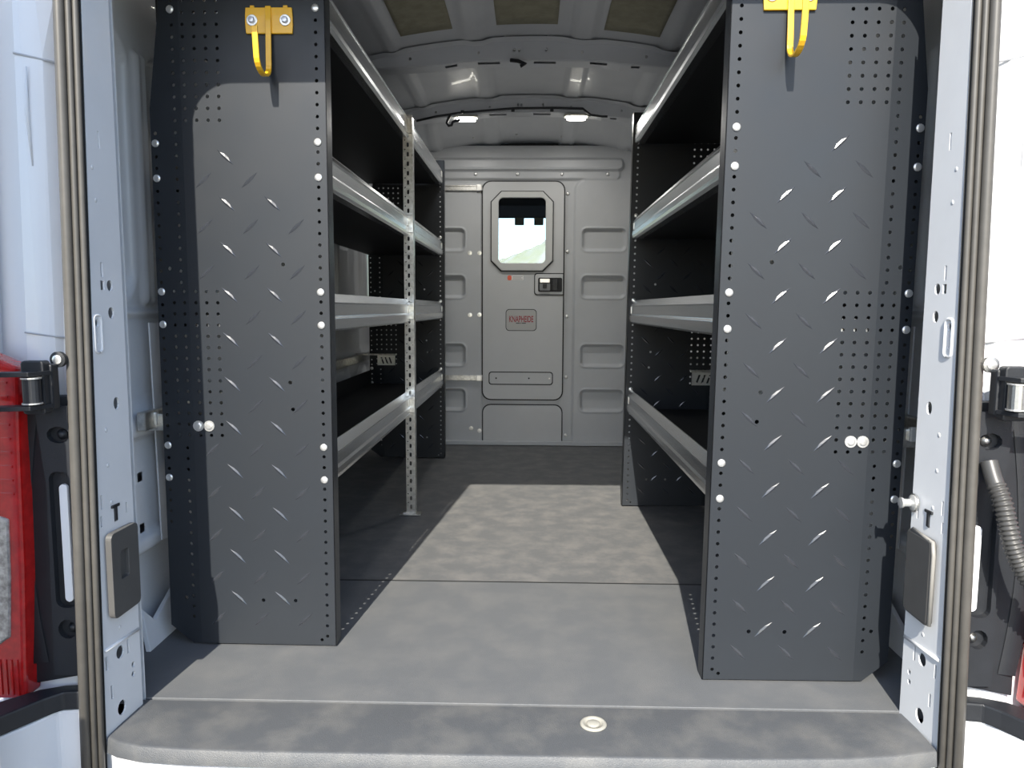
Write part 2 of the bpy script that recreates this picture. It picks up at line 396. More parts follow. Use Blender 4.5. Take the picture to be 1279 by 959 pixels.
# ------------------------------------------------------------------ bulkhead
YB = 4.5
WIN = (-.197, .084, 1.108, 1.492)
def bulkf(u, v):
    h = np.zeros_like(u)
    for zc in (1.249, .968, .554, .278):
        for (x0, x1) in ((.303, .566), (-.67, -.400)):
            d = sdr(u, v, x0, x1, zc - .066, zc + .066, .03)
            h -= .021 * (1 - sst(d, -.016, .002)); h += .004 * (1 - sst(np.abs(d - .004), .0, .008))
    h += .012 * (1 - sst(sdr(u, v, .262, 1.4, -.4, 1.598, .06), -.004, .012))           # right pressed sheet
    h += .006 * (1 - sst(sdr(u, v, -1.4, -.300, -.4, 1.585, .01), -.003, .006))
    h += .016 * (1 - sst(sdr(u, v, -1.4, .52, 1.605, 1.658, .02), -.004, .01))          # lower top band
    h += .034 * (1 - sst(sdr(u, v, -1.4, .535, 1.660, 1.715, .02), -.004, .014))        # upper ridge
    return u, YB - h, v
def bk_keep(u, v): return sdr(u, v, -.23, .118, 1.075, 1.52, .02) > 0
wb = link('wall_back', field('wall_back', (-.98, .98), (-.02, 1.80), 392, 364, bulkf, bk_keep), BULK, smooth=True); tag(wb, kind='structure')
YD = YB - .001
def on_bulk(poly, t0, t1, name, m_, parent, bevel=0.0, base=YD):
    return MB().prism(poly, base - t0, base - t1, lambda u, v, w: (u, w, v)).obj(name, m_, parent, bevel=bevel)
# screws, bright holes, rails on the bulkhead
screw = MB().lathe([(.011, 0), (.010, .004), (.004, .006), (.001, .006)], (0, 0, 0), (0, -1, 0), 10).mesh('screw')
first = None
for (x, z, d) in ((-.335, 1.632, .018), (-.085, 1.632, .018), (.178, 1.632, .018), (.45, 1.632, .018), (.215, 1.52, .001), (.218, 1.18, .001), (.218, .79, .001), (.218, .42, .001), (.218, .06, .001)):
    link('screw', screw, ZINC, wb, (x, YB - d, z), smooth=True)
bh = MB().lathe([(.013, 0), (.013, .002), (.001, .0025)], (0, 0, 0), (0, -1, 0), 14).mesh('bright_hole_disc')
for (x, z) in ((-.371, 1.169), (-.313, 1.169), (-.313, .799), (-.371, .797), (-.313, .085), (-.365, .10)):
    link('bright_hole_disc', bh, WHITEP if z > .2 else ZINC, wb, (x, YB - .006, z))  # upper discs coloured white to stand for light in the holes
for zc in (1.552, .414):
    r = MB().box((-.46, YB - .013, zc), (.33, .012, .036)).obj('track_rail', GALV, wb, bevel=.003)
    MB().box((-.46, YB - .0215, zc + .012), (.33, .006, .007)).obj('rail_lip', GALV, r, bevel=.001)
    MB().box((-.46, YB - .0215, zc - .012), (.33, .006, .007)).obj('rail_lip', GALV, r, bevel=.001)
    MB().box((-.315, YB - .024, zc), (.03, .012, .038)).obj('rail_stop', ZINC, r, bevel=.003)
# fixed lower panel under the door
on_bulk(rrect(-.297, .199, -.01, .252, .05, 6, (0, 1, 1, 0)), 0, .004, 'panel_gap_shade', GASKET, wb)  # black plate, painted-in shade of the gap round the lower panel
on_bulk(rrect(-.291, .193, -.01, .246, .047, 6, (0, 1, 1, 0)), 0, .009, 'lower_panel', BULKDOOR, wb, .002)
MB().box((-.04, YB - .018, .012), (1.9, .03, .024)).obj('bottom_angle', BULK, wb, bevel=.003)
# door
d1 = tag(empty('door_1', (0, YB, .28)), kind='structure')
def dchild(name, m_, poly, t0, t1, parent=None, bevel=0.0):
    p = parent or d1
    return MB().prism([(u, v - .28) for u, v in poly], -t0, -t1, lambda u, v, w: (u, w, v)).obj(name, m_, p, bevel=bevel)
hole_w = rrect(*WIN, .028, 5)
def dplate(name, outline, holes, t0, t1, m_, parent=None):
    me = plate(name, outline, holes, -(t1 - t0), lambda u, v, w: (u, -t0 + w, v - .28))
    return link(name, me, m_, parent or d1)
big = rrect(-.205, .092, 1.10, 1.50, .03, 5)
dplate('door_gasket', rrect(-.299, .200, .277, 1.595, .055, 6), [big], .001, .012, GASKET)
dplate('door_leaf', rrect(-.291, .192, .285, 1.587, .050, 6), [big], .001, .022, BULKDOOR)
def octo(x0, x1, y0, y1, c): return [(x0 + c, y0), (x1 - c, y0), (x1, y0 + c), (x1, y1 - c), (x1 - c, y1), (x0 + c, y1), (x0, y1 - c), (x0, y0 + c)]
dplate('window_gasket', octo(-.245, .132, 1.057, 1.533, .062), [hole_w], .0221, .026, GASKET)
wf = dplate('window_frame', octo(-.239, .126, 1.063, 1.527, .06), [hole_w], .0222, .040, mat('window_frame_coat', (.50, .51, .50), .4, var=.05))
bv = wf.modifiers.new('bevel', 'BEVEL'); bv.width = .004; bv.segments = 2; bv.limit_method = 'ANGLE'; bv.angle_limit = math.radians(50)
dchild('window_glass', GLASS, rrect(-.204, .091, 1.101, 1.499, .03, 5), .006, .011)
# handle recess, latch
dchild('handle_gasket', GASKET, rrect(.018, .193, .917, 1.050, .018, 4, (0, 0, 1, 1)), .0221, .0235)
hb = dchild('handle_surround', BULKDOOR, rrect(.023, .191, .923, 1.044, .015, 4, (0, 0, 1, 1)), .0222, .031, None, .002)
dchild('handle_well', GASKET, rrect(.042, .186, .938, 1.022, .008, 3), .0312, .0325)
dchild('latch_body', mat('grey_latch', (.16, .17, .18), .4), rrect(.05, .115, .945, .990, .006, 3), .0326, .044, None, .002)
dchild('handle_lever', ZINC, rrect(.052, .112, .992, 1.016, .004, 3), .0326, .050, None, .003)
dchild('latch_key', BLACK, rrect(.070, .094, .958, .986, .004, 3), .0441, .048, None, .001)
dchild('latch_case', BLACK, rrect(.128, .160, .944, 1.014, .006, 3), .0326, .042, None, .003)
# small safety sticker
st = dchild('sticker', WHITEP, rrect(-.118, -.046, 1.008, 1.034, .003, 2), .0221, .0229)
dchild('sticker_panel', ORANGE, rrect(-.143, -.118, 1.006, 1.036, .010, 4), .0221, .0231)
for k, z in enumerate((1.028, 1.021, 1.014)):
    dchild('sticker_print', mat('grey_print', (.35, .34, .34), .5), rrect(-.112, -.052 - .008 * (k % 2), z - .0018, z + .0018, 0), .02295, .0232, st)
# name plate
dchild('name_plate_line', GASKET, rrect(-.153, .035, .702, .834, .022, 5), .0221, .0227)
npl = dchild('name_plate', mat('name_plate_grey', (.42, .42, .41), .45, var=.05), rrect(-.149, .031, .706, .830, .019, 5), .0222, .0235)
tm = text_mesh('KNAPHEIDE', .042)
xs = [v.co.x for v in tm.vertices]; wd = max(xs) - min(xs)
def put_text(me, w, x, z, m_, name, hs=1.0):
    xs = [v.co.x for v in me.vertices]; k = w / (max(xs) - min(xs))
    for v in me.vertices: v.co = (v.co.x * k, -v.co.z, v.co.y * hs)
    return link(name, me, m_, npl, (x, -.0241, z - .28))
put_text(tm, .146, -.059, .772, TEXTR, 'lettering', 1.25)
for x0_, x1_ in ((-.090, -.066), (-.063, -.058), (-.055, -.030)):
    dchild('small_lettering', TEXTK, rrect(x0_, x1_, .7465, .7515, .001, 2), .0236, .0242, npl)
# kick slot plate
dchild('slot_groove_shade', GASKET, rrect(-.256, .137, .373, .454, .018, 4), .0221, .0229)  # black backing stands in for shade in the groove round the plate
sp = dchild('slot_plate', BULKDOOR, rrect(-.250, .131, .379, .448, .014, 4), .0222, .0255, None, .001)
for x in (-.21, -.01, .115):
    MB().lathe([(.005, 0), (.004, .002)], (x, -.0256, .414 - .28), (0, -1, 0), 10).obj('slot_screw', ZINC if x > 0 else GASKET, sp)

# ------------------------------------------------------------------ cab beyond the bulkhead window
tag(MB().box((0, 5.25, 1.80), (2.0, 1.36, .08)).obj('cab_ceiling', CABDARK, bevel=.02), kind='structure')
tag(MB().prism([(5.60, 1.60), (6.02, 1.555), (6.05, 1.60), (5.95, 1.76), (5.60, 1.76)], -.95, .95, lambda u, v, w: (w, u, v)).obj('cab_header', CABDARK, bevel=.01), kind='structure')
tag(MB().prism([(5.05, 1.66), (5.45, 1.64), (5.45, 1.755), (5.05, 1.755)], -.9, .9, lambda u, v, w: (w, u, v)).obj('overhead_shelf', mat('grey_headliner', (.09, .095, .10), .8), bevel=.008), kind='structure')
for s in (-1, 1):
    tag(MB().box((s * .99, 5.3, .25), (.06, 1.5, 1.3)).obj('cab_side', CABDARK, bevel=.02), kind='structure')
tag(MB().box((0, 6.0, .35), (1.9, .9, .9)).obj('dashboard', CABDARK, bevel=.08), kind='structure')
tag(MB().box((0, 5.1, -.35), (1.9, 1.2, .2)).obj('cab_floor', CABDARK, bevel=.02), kind='structure')
for i, x in enumerate((-.135, .02)):
    v_ = MB().prism(rrect(x, x + .075, 1.500, 1.572, .006, 3), 5.99, 6.008, lambda u, v, w: (u, w, v)).obj('visor_flap', TAN, bevel=.003)
    tag(v_, 'small tan flap seen through the door window, on the side of its hinge edge' if i == 0 else 'small tan flap seen through the door window, above the latch side', 'flap', 'tan flaps at the windscreen top')
ws = MB().prism([(6.10, 1.56), (6.62, .80), (6.63, .80), (6.11, 1.56)], -.93, .93, lambda u, v, w: (w, u, v)).obj('window_1', GLASS); tag(ws, kind='structure')

# ------------------------------------------------------------------ rear opening frame
XLr, XRr, ZT, RC = -.826, .787, 1.628, .10
def yr(z, s): return 1.350 + .032 * max(z, 0) + (.016 if s > 0 else 0)
wr = tag(empty('wall_rear', (0, 1.42, -.3)), kind='structure')
def reveal(s):
    X0 = XLr if s < 0 else XRr; dy = 0.0 if s < 0 else .023; yi = 1.470 if s < 0 else 1.492
    ol = [(yr(0, s), -.04), (yi, -.04), (yi, 1.46), (yr(1.46, s), 1.46)]
    H = []
    def slot(y, z, w, h): H.append([(y + dy - w / 2, z - h / 2), (y + dy + w / 2, z - h / 2), (y + dy + w / 2, z + h / 2), (y + dy - w / 2, z + h / 2)])
    def oval(y, z, a, b_): H.append(circ(y + dy, z, a, 12, b_))
    slot(1.421, 1.155, .005, .032); slot(1.411, .910, .006, .028); slot(1.411, .880, .011, .018); oval(1.432, .880, .0085, .011)
    oval(1.432, .827, .0085, .0115); oval(1.390, .808, .005, .008); slot(1.390, .783, .005, .032); oval(1.434, .648, .0085, .013)
    slot(1.376, .462, .005, .028); slot(1.373, .424, .005, .022); slot(1.449, .432, .005, .022); slot(1.414, .428, .008, .030)
    oval(1.407, .144, .012, .0135); slot(1.432, .145, .006, .030); slot(1.366, .140, .006, .028); oval(1.445, .099, .005, .006); oval(1.4435, .079, .005, .006)
    slot(1.377, .075, .006, .028); oval(1.404, .028, .013, .0155)
    skew = .010
    fn = lambda u, v, w: (X0 - s * (skew * (u - 1.35) / .12 * 1.0 - w) * 1.0, u - 0, v + .3 - .0) 
    me = plate('pillar_face', ol, H, .0035, lambda u, v, w: (X0 + s * (w + .012 * (yi - u) / .12 - .006), u - 1.42, v + .3))
    p = link('pillar_face', me, PAINT_IN, wr)
    XX = lambda u, d: X0 + s * (.012 * (yi - u) / .12 - .006) - s * d
    # raised lower plate edge and stamped pocket
    b = MB()
    pts = [(yr(.17, s) + .006, .168), (yi - .004, .166)]
    b.tube([(XX(pts[0][0], .001), pts[0][0] - 1.42, pts[0][1] + .3), (XX(pts[1][0], .001), pts[1][0] - 1.42, pts[1][1] + .3)], .0035, 8)
    b.obj('plate_edge', PAINT_IN, wr, smooth=True)
    pk = rrect(1.380 + dy, 1.401 + dy, .752, .823, .008, 4)
    MB().tube([(XX(u, .0005), u - 1.42, v + .3) for u, v in pk + pk[:1]], .0028, 6).obj('stamped_pocket', PAINT_IN, wr, smooth=True)
    # T-shaped clip
    t_ = MB().box((XX(1.414 + dy, .001), 1.414 + dy - 1.42, .445 + .3), (.004, .026, .006)).box((XX(1.414 + dy, .001), 1.414 + dy - 1.42, .430 + .3), (.004, .008, .03))
    t_.obj('clip', BLACK, wr, bevel=.001)
    for (y, z) in ((1.40, 1.10), (1.405, 1.04), (1.40, .60), (1.40, .53), (1.405, .455), (1.41, .195)):
        MB().lathe([(.005, 0), (.003, .0008), (.0005, .0011)], (XX(y + dy, -.0001), y + dy - 1.42, z + .3), (-s, 0, 0), 10).obj('spot_weld', PAINT_IN, wr, smooth=True)
    # rubber bump pad
    pad = tag(empty('bump_pad', (XX(1.42 + dy, 0), 1.42 + dy, .31)), 'dark grey buffer pad with a square recess on the shaded door pillar' if s < 0 else 'plain grey buffer pad on the pillar below the chrome striker bolt', 'buffer pad')
    po = rrect(-.048, .048, -.084, .088, .012, 4)
    if s < 0:
        me = plate('pad_body', po, [rrect(-.018, .010, -.012, .045, .004, 3)], .012, lambda u, v, w: (-s * (w + .0012) - s * .012 * u, u, v))
        o = link('pad_body', me, PADG, pad)
        bv = o.modifiers.new('bevel', 'BEVEL'); bv.width = .004; bv.segments = 2; bv.limit_method = 'ANGLE'; bv.angle_limit = math.radians(50)
        MB().prism(rrect(-.018, .010, -.012, .045, .004, 3), .0013, .005, lambda u, v, w: (-s * w, u, v)).obj('pad_recess', PADG, pad)
    else:
        MB().prism(po, .0012, .014, lambda u, v, w: (-s * w + s * -.012 * u * -1, u, v)).obj('pad_body', PADG, pad, bevel=.005, smooth=False)
        MB().tube([(-s * .010, u, v) for u, v in [(-.049, -.080), (-.050, .06), (-.046, .084), (.03, .0895)]], .004, 8).obj('pad_edge', GREYR, pad, smooth=True)
reveal(-1); reveal(1)
# corner and header reveal strip
arc = [(XLr, 1.455)] + [(XLr + RC - RC * math.cos(a), ZT - RC + RC * math.sin(a)) for a in np.linspace(0, PI / 2, 9)]
arc += [(XRr - RC + RC * math.sin(a), ZT - RC + RC * math.cos(a)) for a in np.linspace(0, PI / 2, 9)] + [(XRr, 1.455)]
v = []; f = []
for x, z in arc: v += [(x, yr(z, -1) - 1.42, z + .3), (x, 1.493 - 1.42, z + .3)]
f = [(2 * i, 2 * i + 1, 2 * i + 3, 2 * i + 2) for i in range(len(arc) - 1)]
MB().add(v, f).obj('header_reveal', PAINT_IN, wr, smooth=True)
# inner and outer skins round the opening
def ring(grow):
    return [(XLr - grow, -.35)] + [(XLr - grow + RC - RC * math.cos(a), ZT + grow - RC + RC * math.sin(a)) for a in np.linspace(0, PI / 2, 9)] + \
           [(XRr + grow - RC + RC * math.sin(a), ZT + grow - RC + RC * math.cos(a)) for a in np.linspace(0, PI / 2, 9)] + [(XRr + grow, -.35)]
rg = ring(.0)
link('inner_skin', plate('inner_skin', rg + [(1.0, -.35), (1.0, 1.97), (-1.0, 1.97), (-1.0, -.35)], [], .004, lambda u, v, w: (u, 1.490 + w - 1.42, v + .3)), PAINT_IN, wr)
rg = ring(.030)
def outfn(u, v, w):
    s = -1 if u < 0 else 1
    a_ = abs(u) + (.039 if u > 0 else 0); d = a_ - .885
    return (u, yr(v, s) + .020 + w - 1.42 - .018 * float(sst(np.array(d), 0, .02)) + .5 * max(a_ - .96, 0), v + .3)
out = link('outer_skin', plate('outer_skin', rg + [(1.011, -.35), (1.011, 1.90), (.6, 1.97), (-.6, 1.97), (-1.05, 1.90), (-1.05, -.35)], [], .004, outfn,
           creases=[((-.886, 1.30), (-.900, .2)), ((-.906, 1.30), (-.92, .2)), ((-.96, 1.9), (-.96, -.2)), ((.847, 1.30), (.861, .2)), ((.867, 1.30), (.881, .2)), ((.921, 1.9), (.921, -.2))]), PAINT, wr)
for s in (-1, 1):
    q_ = -.039 if s > 0 else 0
    MB().tube([(s * .87 + q_, yr(1.29, s) + .0185 - 1.42, 1.288 + .3), (s * .90 + q_, yr(1.29, s) + .003 - 1.42, 1.292 + .3), (s * .96 + q_, yr(1.29, s) + .002 - 1.42, 1.305 + .3)], .0022, 6).obj('body_seam', mat('seam_sealer', (.40, .41, .43), .5), wr)
    MB().tube([(s * .935 + q_, yr(1.2, s) + .001 - 1.42, 1.28 + .3), (s * .938 + q_, yr(1.2, s) + .0005 - 1.42, 1.20 + .3), (s * .932 + q_, yr(1.1, s) + .001 - 1.42, 1.10 + .3)], [.001, .004, .001], 8).obj('pressed_rib', PAINT, wr, smooth=True)
    MB().tube([(s * .87 + q_, yr(.78, s) + .0185 - 1.42, .778 + .3), (s * .90 + q_, yr(.78, s) + .003 - 1.42, .782 + .3), (s * .96 + q_, yr(.78, s) + .002 - 1.42, .79 + .3)], .002, 6).obj('body_seam', MATS['seam_sealer'], wr)

# weatherstrip: three rubber beads round the opening
sl = empty('door_seal', (0, 1.33 - 1.42, 0)); sl.parent = wr; sl['label'] = 'grey ribbed rubber weatherstrip'
def seal_path(g, dy):
    p = [(XLr - g, -.30), (XLr - g, .4), (XLr - g, 1.0)]
    p += [(XLr - g + RC - RC * math.cos(a), ZT + g - RC + RC * math.sin(a)) for a in np.linspace(0, PI / 2, 9)]
    p += [(XRr + g - RC + RC * math.sin(a), ZT + g - RC + RC * math.cos(a)) for a in np.linspace(0, PI / 2, 9)] + [(XRr + g, 1.0), (XRr + g, .4), (XRr + g, -.30)]
    return [(x, 1.352 + .032 * z + dy - 1.33 + (.014 if x > 0 else 0), z + .3) for x, z in p]
for g, dy, r in ((.030, -.026, .0095), (.0165, -.020, .0055), (.008, -.012, .006)):
    MB().tube(seal_path(g, dy), r, 10).obj('seal_bead', RUBBER, sl, smooth=True)
p1 = seal_path(.036, -.012); p2 = seal_path(.002, -.004)
MB().add([q for pr_ in zip(p1, p2) for q in pr_], [(2 * i, 2 * i + 1, 2 * i + 3, 2 * i + 2) for i in range(len(p1) - 1)]).obj('seal_carrier', GASKET, sl)

# ------------------------------------------------------------------ shelving units
W, HP = .42, 1.63
BEND = .3385
def bendy(u): return max(u - BEND, 0) * math.tan(math.radians(9))
PITCH = .0266
def panel_holes():
    H = []; taken = set()
    bolts = [1.22, 1.14, .875, .797, .503, .423, 1.517, 1.597]
    def h(u, z, r=.0042):
        if not (0.012 < z < HP - .02): return
        if any(abs(u - bu) < .012 and abs(z - bz) < .014 for bz in bolts for bu in (.022, .408)): return
        if any((u - a) ** 2 + (z - b_) ** 2 < (2.2 * r) ** 2 for a, b_ in taken): return
        if z < .06 and u > .34: return
        taken.add((u, z)); H.append(circ(u, z, r, 8))
    for k in range(60): h(.022, 1.597 - k * PITCH)
    h(.036, .018)
    for k in range(13):
        for c in range(5): h(.2505 + c * PITCH if c < 4 else .3565, 1.270 + k * PITCH)
    for k in range(14):
        for c in range(5): h(.269 + c * .0263 if c < 3 else (.3500, .3765)[c - 3], .530 + k * PITCH)
    for k in range(47): h(.3565, 1.243 - k * PITCH)
    for k in range(36): h(.408, 1.243 - k * PITCH)
    for (u, z) in ((.10, .118), (.18, .118), (.11, .94), (.10, .66), (.095, .595), (.375, .12), (.385, .93)): h(u, z, .0048)
    return H
OUTL = [(.0, .004), (.36, .004), (W, .046), (W, 1.30), (W - .035, 1.55), (W - .05, HP), (.0, HP)]
TREADS = []
for k in range(22):
    z = 1.187 - k * .0532
    us = (.132, .24) if k % 2 == 0 else (.077, .185, .293)
    if k == 0: us = (.24,)
    if k == 1: us = (.185, .293)
    for u in us:
        if u > .25 and .50 < z < .90: continue
        TREADS.append((u, z, k % 2))
def tread_mesh(sgn):
    L_, w_, h_ = .0265, .0042, .0018
    ca, sa = math.cos(math.radians(43)), math.sin(math.radians(43)) * sgn
    def R(a, b_, y): return (a * ca - b_ * sa, -y, a * sa + b_ * ca)
    t = [(-L_, 0, 0), (-.25 * L_, -w_, 0), (.25 * L_, -w_, 0), (L_, 0, 0), (.25 * L_, w_, 0), (-.25 * L_, w_, 0), (-.6 * L_, 0, h_ * .8), (.6 * L_, 0, h_ * .8), (0, 0, h_)]
    vs_ = [R(*p) for p in t]
    fs_ = [(0, 1, 6), (1, 8, 6), (1, 2, 8), (2, 7, 8), (2, 3, 7), (3, 4, 7), (4, 8, 7), (4, 5, 8), (5, 6, 8), (5, 0, 6)]
    return MB().add(vs_, fs_).mesh('tread')
TR = {1: tread_mesh(1), -1: tread_mesh(-1)}
for t_ in TR.values(): t_.materials.append(TREAD)
BOLT = MB().lathe([(.0090, 0), (.0090, .0015), (.0080, .0028), (.004, .0036), (.0008, .0038)], (0, 0, 0), (0, -1, 0), 12).mesh('bolt'); BOLT.materials.append(ZINC)
BIG = MB().lathe([(.0130, 0), (.0130, .002), (.0078, .0022), (.0078, .0045), (.006, .0055), (.0008, .0058)], (0, 0, 0), (0, -1, 0), 16).mesh('washer_bolt'); BIG.materials.append(ZINC)
for me_ in (BOLT,): me_.polygons.foreach_set('use_smooth', [True] * len(me_.polygons))
LIP = [(-.030, -.002), (-.004, -.002), (.004, .004), (.006, .014), (.006, .030), (.0015, .036), (.0005, .066), (.004, .070), (-.014, .092), (-.018, .0925), (-.019, .089), (-.0025, .068), (-.002, .034), (.0025, .028), (.0025, .014), (.001, .0065), (-.005, .002), (-.030, .002)]
TIERS = [.408, .782, 1.122, 1.502]     # lower edge of each front lip
def unit(s, x0, y0, y1, lean, label, ymid=None):
    root = empty('shelving_unit', (x0, y0, 0))
    tag(root, label, 'shelving')
    Lg = y1 - y0
    fn = lambda u, v, w: (s * u + lean * v, w + bendy(u), v)
    pm = plate('end_panel', OUTL, panel_holes(), .0022, fn, creases=[((BEND, .006), (BEND, HP - .001))])
    # return flange along the aisle edge, outer flange
    for yoff, far in ((0, False), (Lg, True)):
        p = link('end_panel', pm, PANEL, root, (0, yoff, 0))
        MB().prism([(.0, .004), (.0022, .004), (.0022, HP), (.0, HP)], .0, .042, lambda u, v, w: (s * u + lean * v, w, v)).obj('edge_flange', PANEL, p)
        MB().prism([(W - .0022, .046), (W, .046), (W, 1.30), (W - .0022, 1.30)], .0, .03, lambda u, v, w: (s * u + lean * v, w + bendy(W) + .002, v)).obj('outer_flange', PANEL, p)
        MB().prism([(.004, .004), (.34, .004), (.34, .0065), (.004, .0065)], .003, .035, lambda u, v, w: (s * u + lean * v, w, v)).obj('foot_flange', PANEL, p)
        for (u, z, odd) in TREADS:
            sg = (-1 if not odd else 1) * (1 if s < 0 else -1)
            t = bpy.data.objects.new('tread_bar', TR[sg]); COL.objects.link(t); t.parent = p; t.location = (s * u + lean * z, bendy(u) - .0001, z)
        for z in (1.517, 1.22, 1.14, .875, .797, .503, .423):
            for u in (.022, .408):
                if u > .1 and z > 1.5: u = .358
                bq = bpy.data.objects.new('bolt', BOLT); COL.objects.link(bq); bq.parent = p; bq.location = (s * u + lean * z, bendy(u) - .0002, z)
        if not far:
            for u in (.300, .326):
                bq = bpy.data.objects.new('washer_bolt', BIG); COL.objects.link(bq); bq.parent = p; bq.location = (s * u + lean * .553, -.0002, .553)
            # bracket behind the panel to the wall rail
            MB().box((s * .40 + lean * .56, .045, .556), (.26, .03, .042)).obj('wall_bracket', GALV, p, bevel=.003)
            MB().box((s * .452 + lean * .56, .026, .566), (.028, .012, .032)).obj('bracket_clip', ZINC, p, bevel=.003)
        else:
            sl_ = [[(c - .006, .530), (c + .004, .530), (c + .016, .566), (c + .006, .566)] for c in (.296, .318, .340)]
            link('bracket_plate', plate('bracket_plate', [(.275, .522), (.372, .522), (.372, .578), (.275, .586)], sl_, .0076, lambda u, v, w: (s * u + lean * v, w - .008, v)), ZINC, p)
            MB().box((s * .385 + lean * .58, -.014, .582), (.24, .012, .010)).obj('bracket_bar', GALV, p, bevel=.002)
    # trays
    xin = .012
    spans = [(.044, Lg - .004)] if ymid is None else [(.044, ymid - y0 - .002), (ymid - y0 + .002, Lg - .004)]
    for zt in TIERS:
        dx = lean * zt
        tray = MB().box((s * .215 + dx, (Lg + .04) / 2, zt + .008), (.385, Lg - .05, .010)).obj('shelf_tray', DECK, root, bevel=.002)
        for (a, c) in spans:
            MB().prism(LIP, a, c, lambda u, v, w: (s * (xin - u) + dx, w, v + zt)).obj('front_lip', ALU, tray, bevel=.0006, seg=1)
            for e in (a + .018, c - .018):
                MB().box((s * (xin - .0005) + dx, e, zt + .051), (.006, .030, .030)).obj('lip_joiner', ZINC, tray, bevel=.002)
        MB().box((s * .41 + dx, (Lg + .04) / 2, zt + .045), (.004, Lg - .05, .085)).obj('back_lip', DECK, tray)
        for yy in (.0035, Lg - .010):
            MB().box((s * .180 + dx, yy + .004, zt + .020), (.31, .0022, .036)).obj('tray_end', ALU, tray) if yy < .1 else None
    if ymid is not None:
        post = empty('middle_post', (s * -.004, ymid - y0, 0)); post.parent = root
        def angle_face(name, wd_, fn):
            H = [rrect(wd_ / 2 - .0045, wd_ / 2 + .0045, z - .009, z + .009, .0044, 3) for z in np.arange(.03, 1.55, .036)]
            H += [circ(wd_ * .2, z + .018, .003, 6) for z in np.arange(.03, 1.53, .036)]
            return link(name, plate(name, [(0, 0.002), (wd_, 0.002), (wd_, 1.575), (0, 1.575)], H, .0025, fn), GALV, post)
        angle_face('post_face', .038, lambda u, v, w: (-s * (u - .030), -.012 + w, v))
        angle_face('post_side', .034, lambda u, v, w: (-s * (.008 - w), -.0096 + u, v))
        MB().prism([(-.055, .0), (.03, .0), (.03, .003), (-.055, .003)], -.035, .02, lambda u, v, w: (-s * (u), w, v)).obj('post_foot', GALV, post, bevel=.001)
        fb = bpy.data.objects.new('foot_bolt', BOLT); COL.objects.link(fb); fb.parent = post; fb.location = (s * .038, -.012, .003); fb.rotation_euler = (-PI / 2, 0, 0)
        for zt in TIERS:
            MB().box((s * .012, -.016, zt + .045), (.040, .005, .070)).obj('post_bracket', GALV, post, bevel=.002)
    return root
uL = unit(-1, -.477, 1.743, 4.06, 0.002, 'charcoal diamond-plate shelving rack with a bare metal middle post, reaching close to the bulkhead', 2.945)
uR = unit(1, .394, 1.606, 3.09, 0.0105, 'shorter charcoal diamond-plate shelving rack without a middle post, ending well before the bulkhead')

# ------------------------------------------------------------------ yellow ladder hooks
def hook(x, y, z, label, cut=False):
    r = empty('utility_hook', (x, y, z)); tag(r, label, 'hook', 'yellow hooks bolted to the racks')
    pl = [(-.053, -.0285), (.053, -.0285), (.0545, -.010), (.0545, .010), (.053, .0285), (-.053, .0285), (-.0545, .010), (-.0545, -.010)]
    MB().prism(pl, -.007, -.0005, lambda u, v, w: (u, w, v)).obj('back_plate', YEL, r, bevel=.0015)
    # flat strap bent to a J: down from the plate, out and up
    path = [(-.0085, .030), (-.0105, .0), (-.0115, -.04), (-.014, -.090)]
    for a in np.linspace(0, PI * .93, 12):
        path.append((-.052 + .038 * math.cos(a), -.102 - .030 * math.sin(a)))
    path += [(-.0925, -.085), (-.095, -.060), (-.096, -.044)]
    hw = .0062; th = .0055; v = []; f = []
    for i, (py, pz) in enumerate(path):
        a = Vector(path[max(i - 1, 0)]); c = Vector(path[min(i + 1, len(path) - 1)]); t = (c - a).normalized(); nrm = Vector((-t.y, t.x)) * th / 2
        for (sx, sn) in ((-1, -1), (1, -1), (1, 1), (-1, 1)): v.append((sx * hw, py + sn * nrm.x, pz + sn * nrm.y))
    for i in range(len(path) - 1):
        for k in range(4): f.append((i * 4 + k, i * 4 + (k + 1) % 4, (i + 1) * 4 + (k + 1) % 4, (i + 1) * 4 + k))
    f += [(0, 1, 2, 3), tuple((len(path) - 1) * 4 + k for k in (3, 2, 1, 0))]
    MB().add(v, f).obj('hook_strap', YEL, r, bevel=.0012)
    for sx in (-.038, .038):
        wv = MB().lathe([(.0125, 0), (.0125, .002), (.0115, .0025)], (sx, -.0072, 0), (0, -1, 0), 20).obj('washer', ZINC, r)
        MB().lathe([(.0075, 0), (.0075, .005), (.006, .006), (.0006, .0064)], (sx, -.0098, 0), (0, -1, 0), 6).obj('hex_bolt', mat('steel_bolt', (.55, .57, .62), .35, metal=.8), r)
        MB().box((sx, -.0035, .0305), (.010, .005, .006)).obj('plate_tab', YEL, r, bevel=.001)
hook(-.601, 1.743, 1.488, 'yellow steel hook on the shelving rack that has the middle post')
hook(.5285 + .0, 1.606, 1.481, 'yellow steel hook on the shelving rack without a middle post')

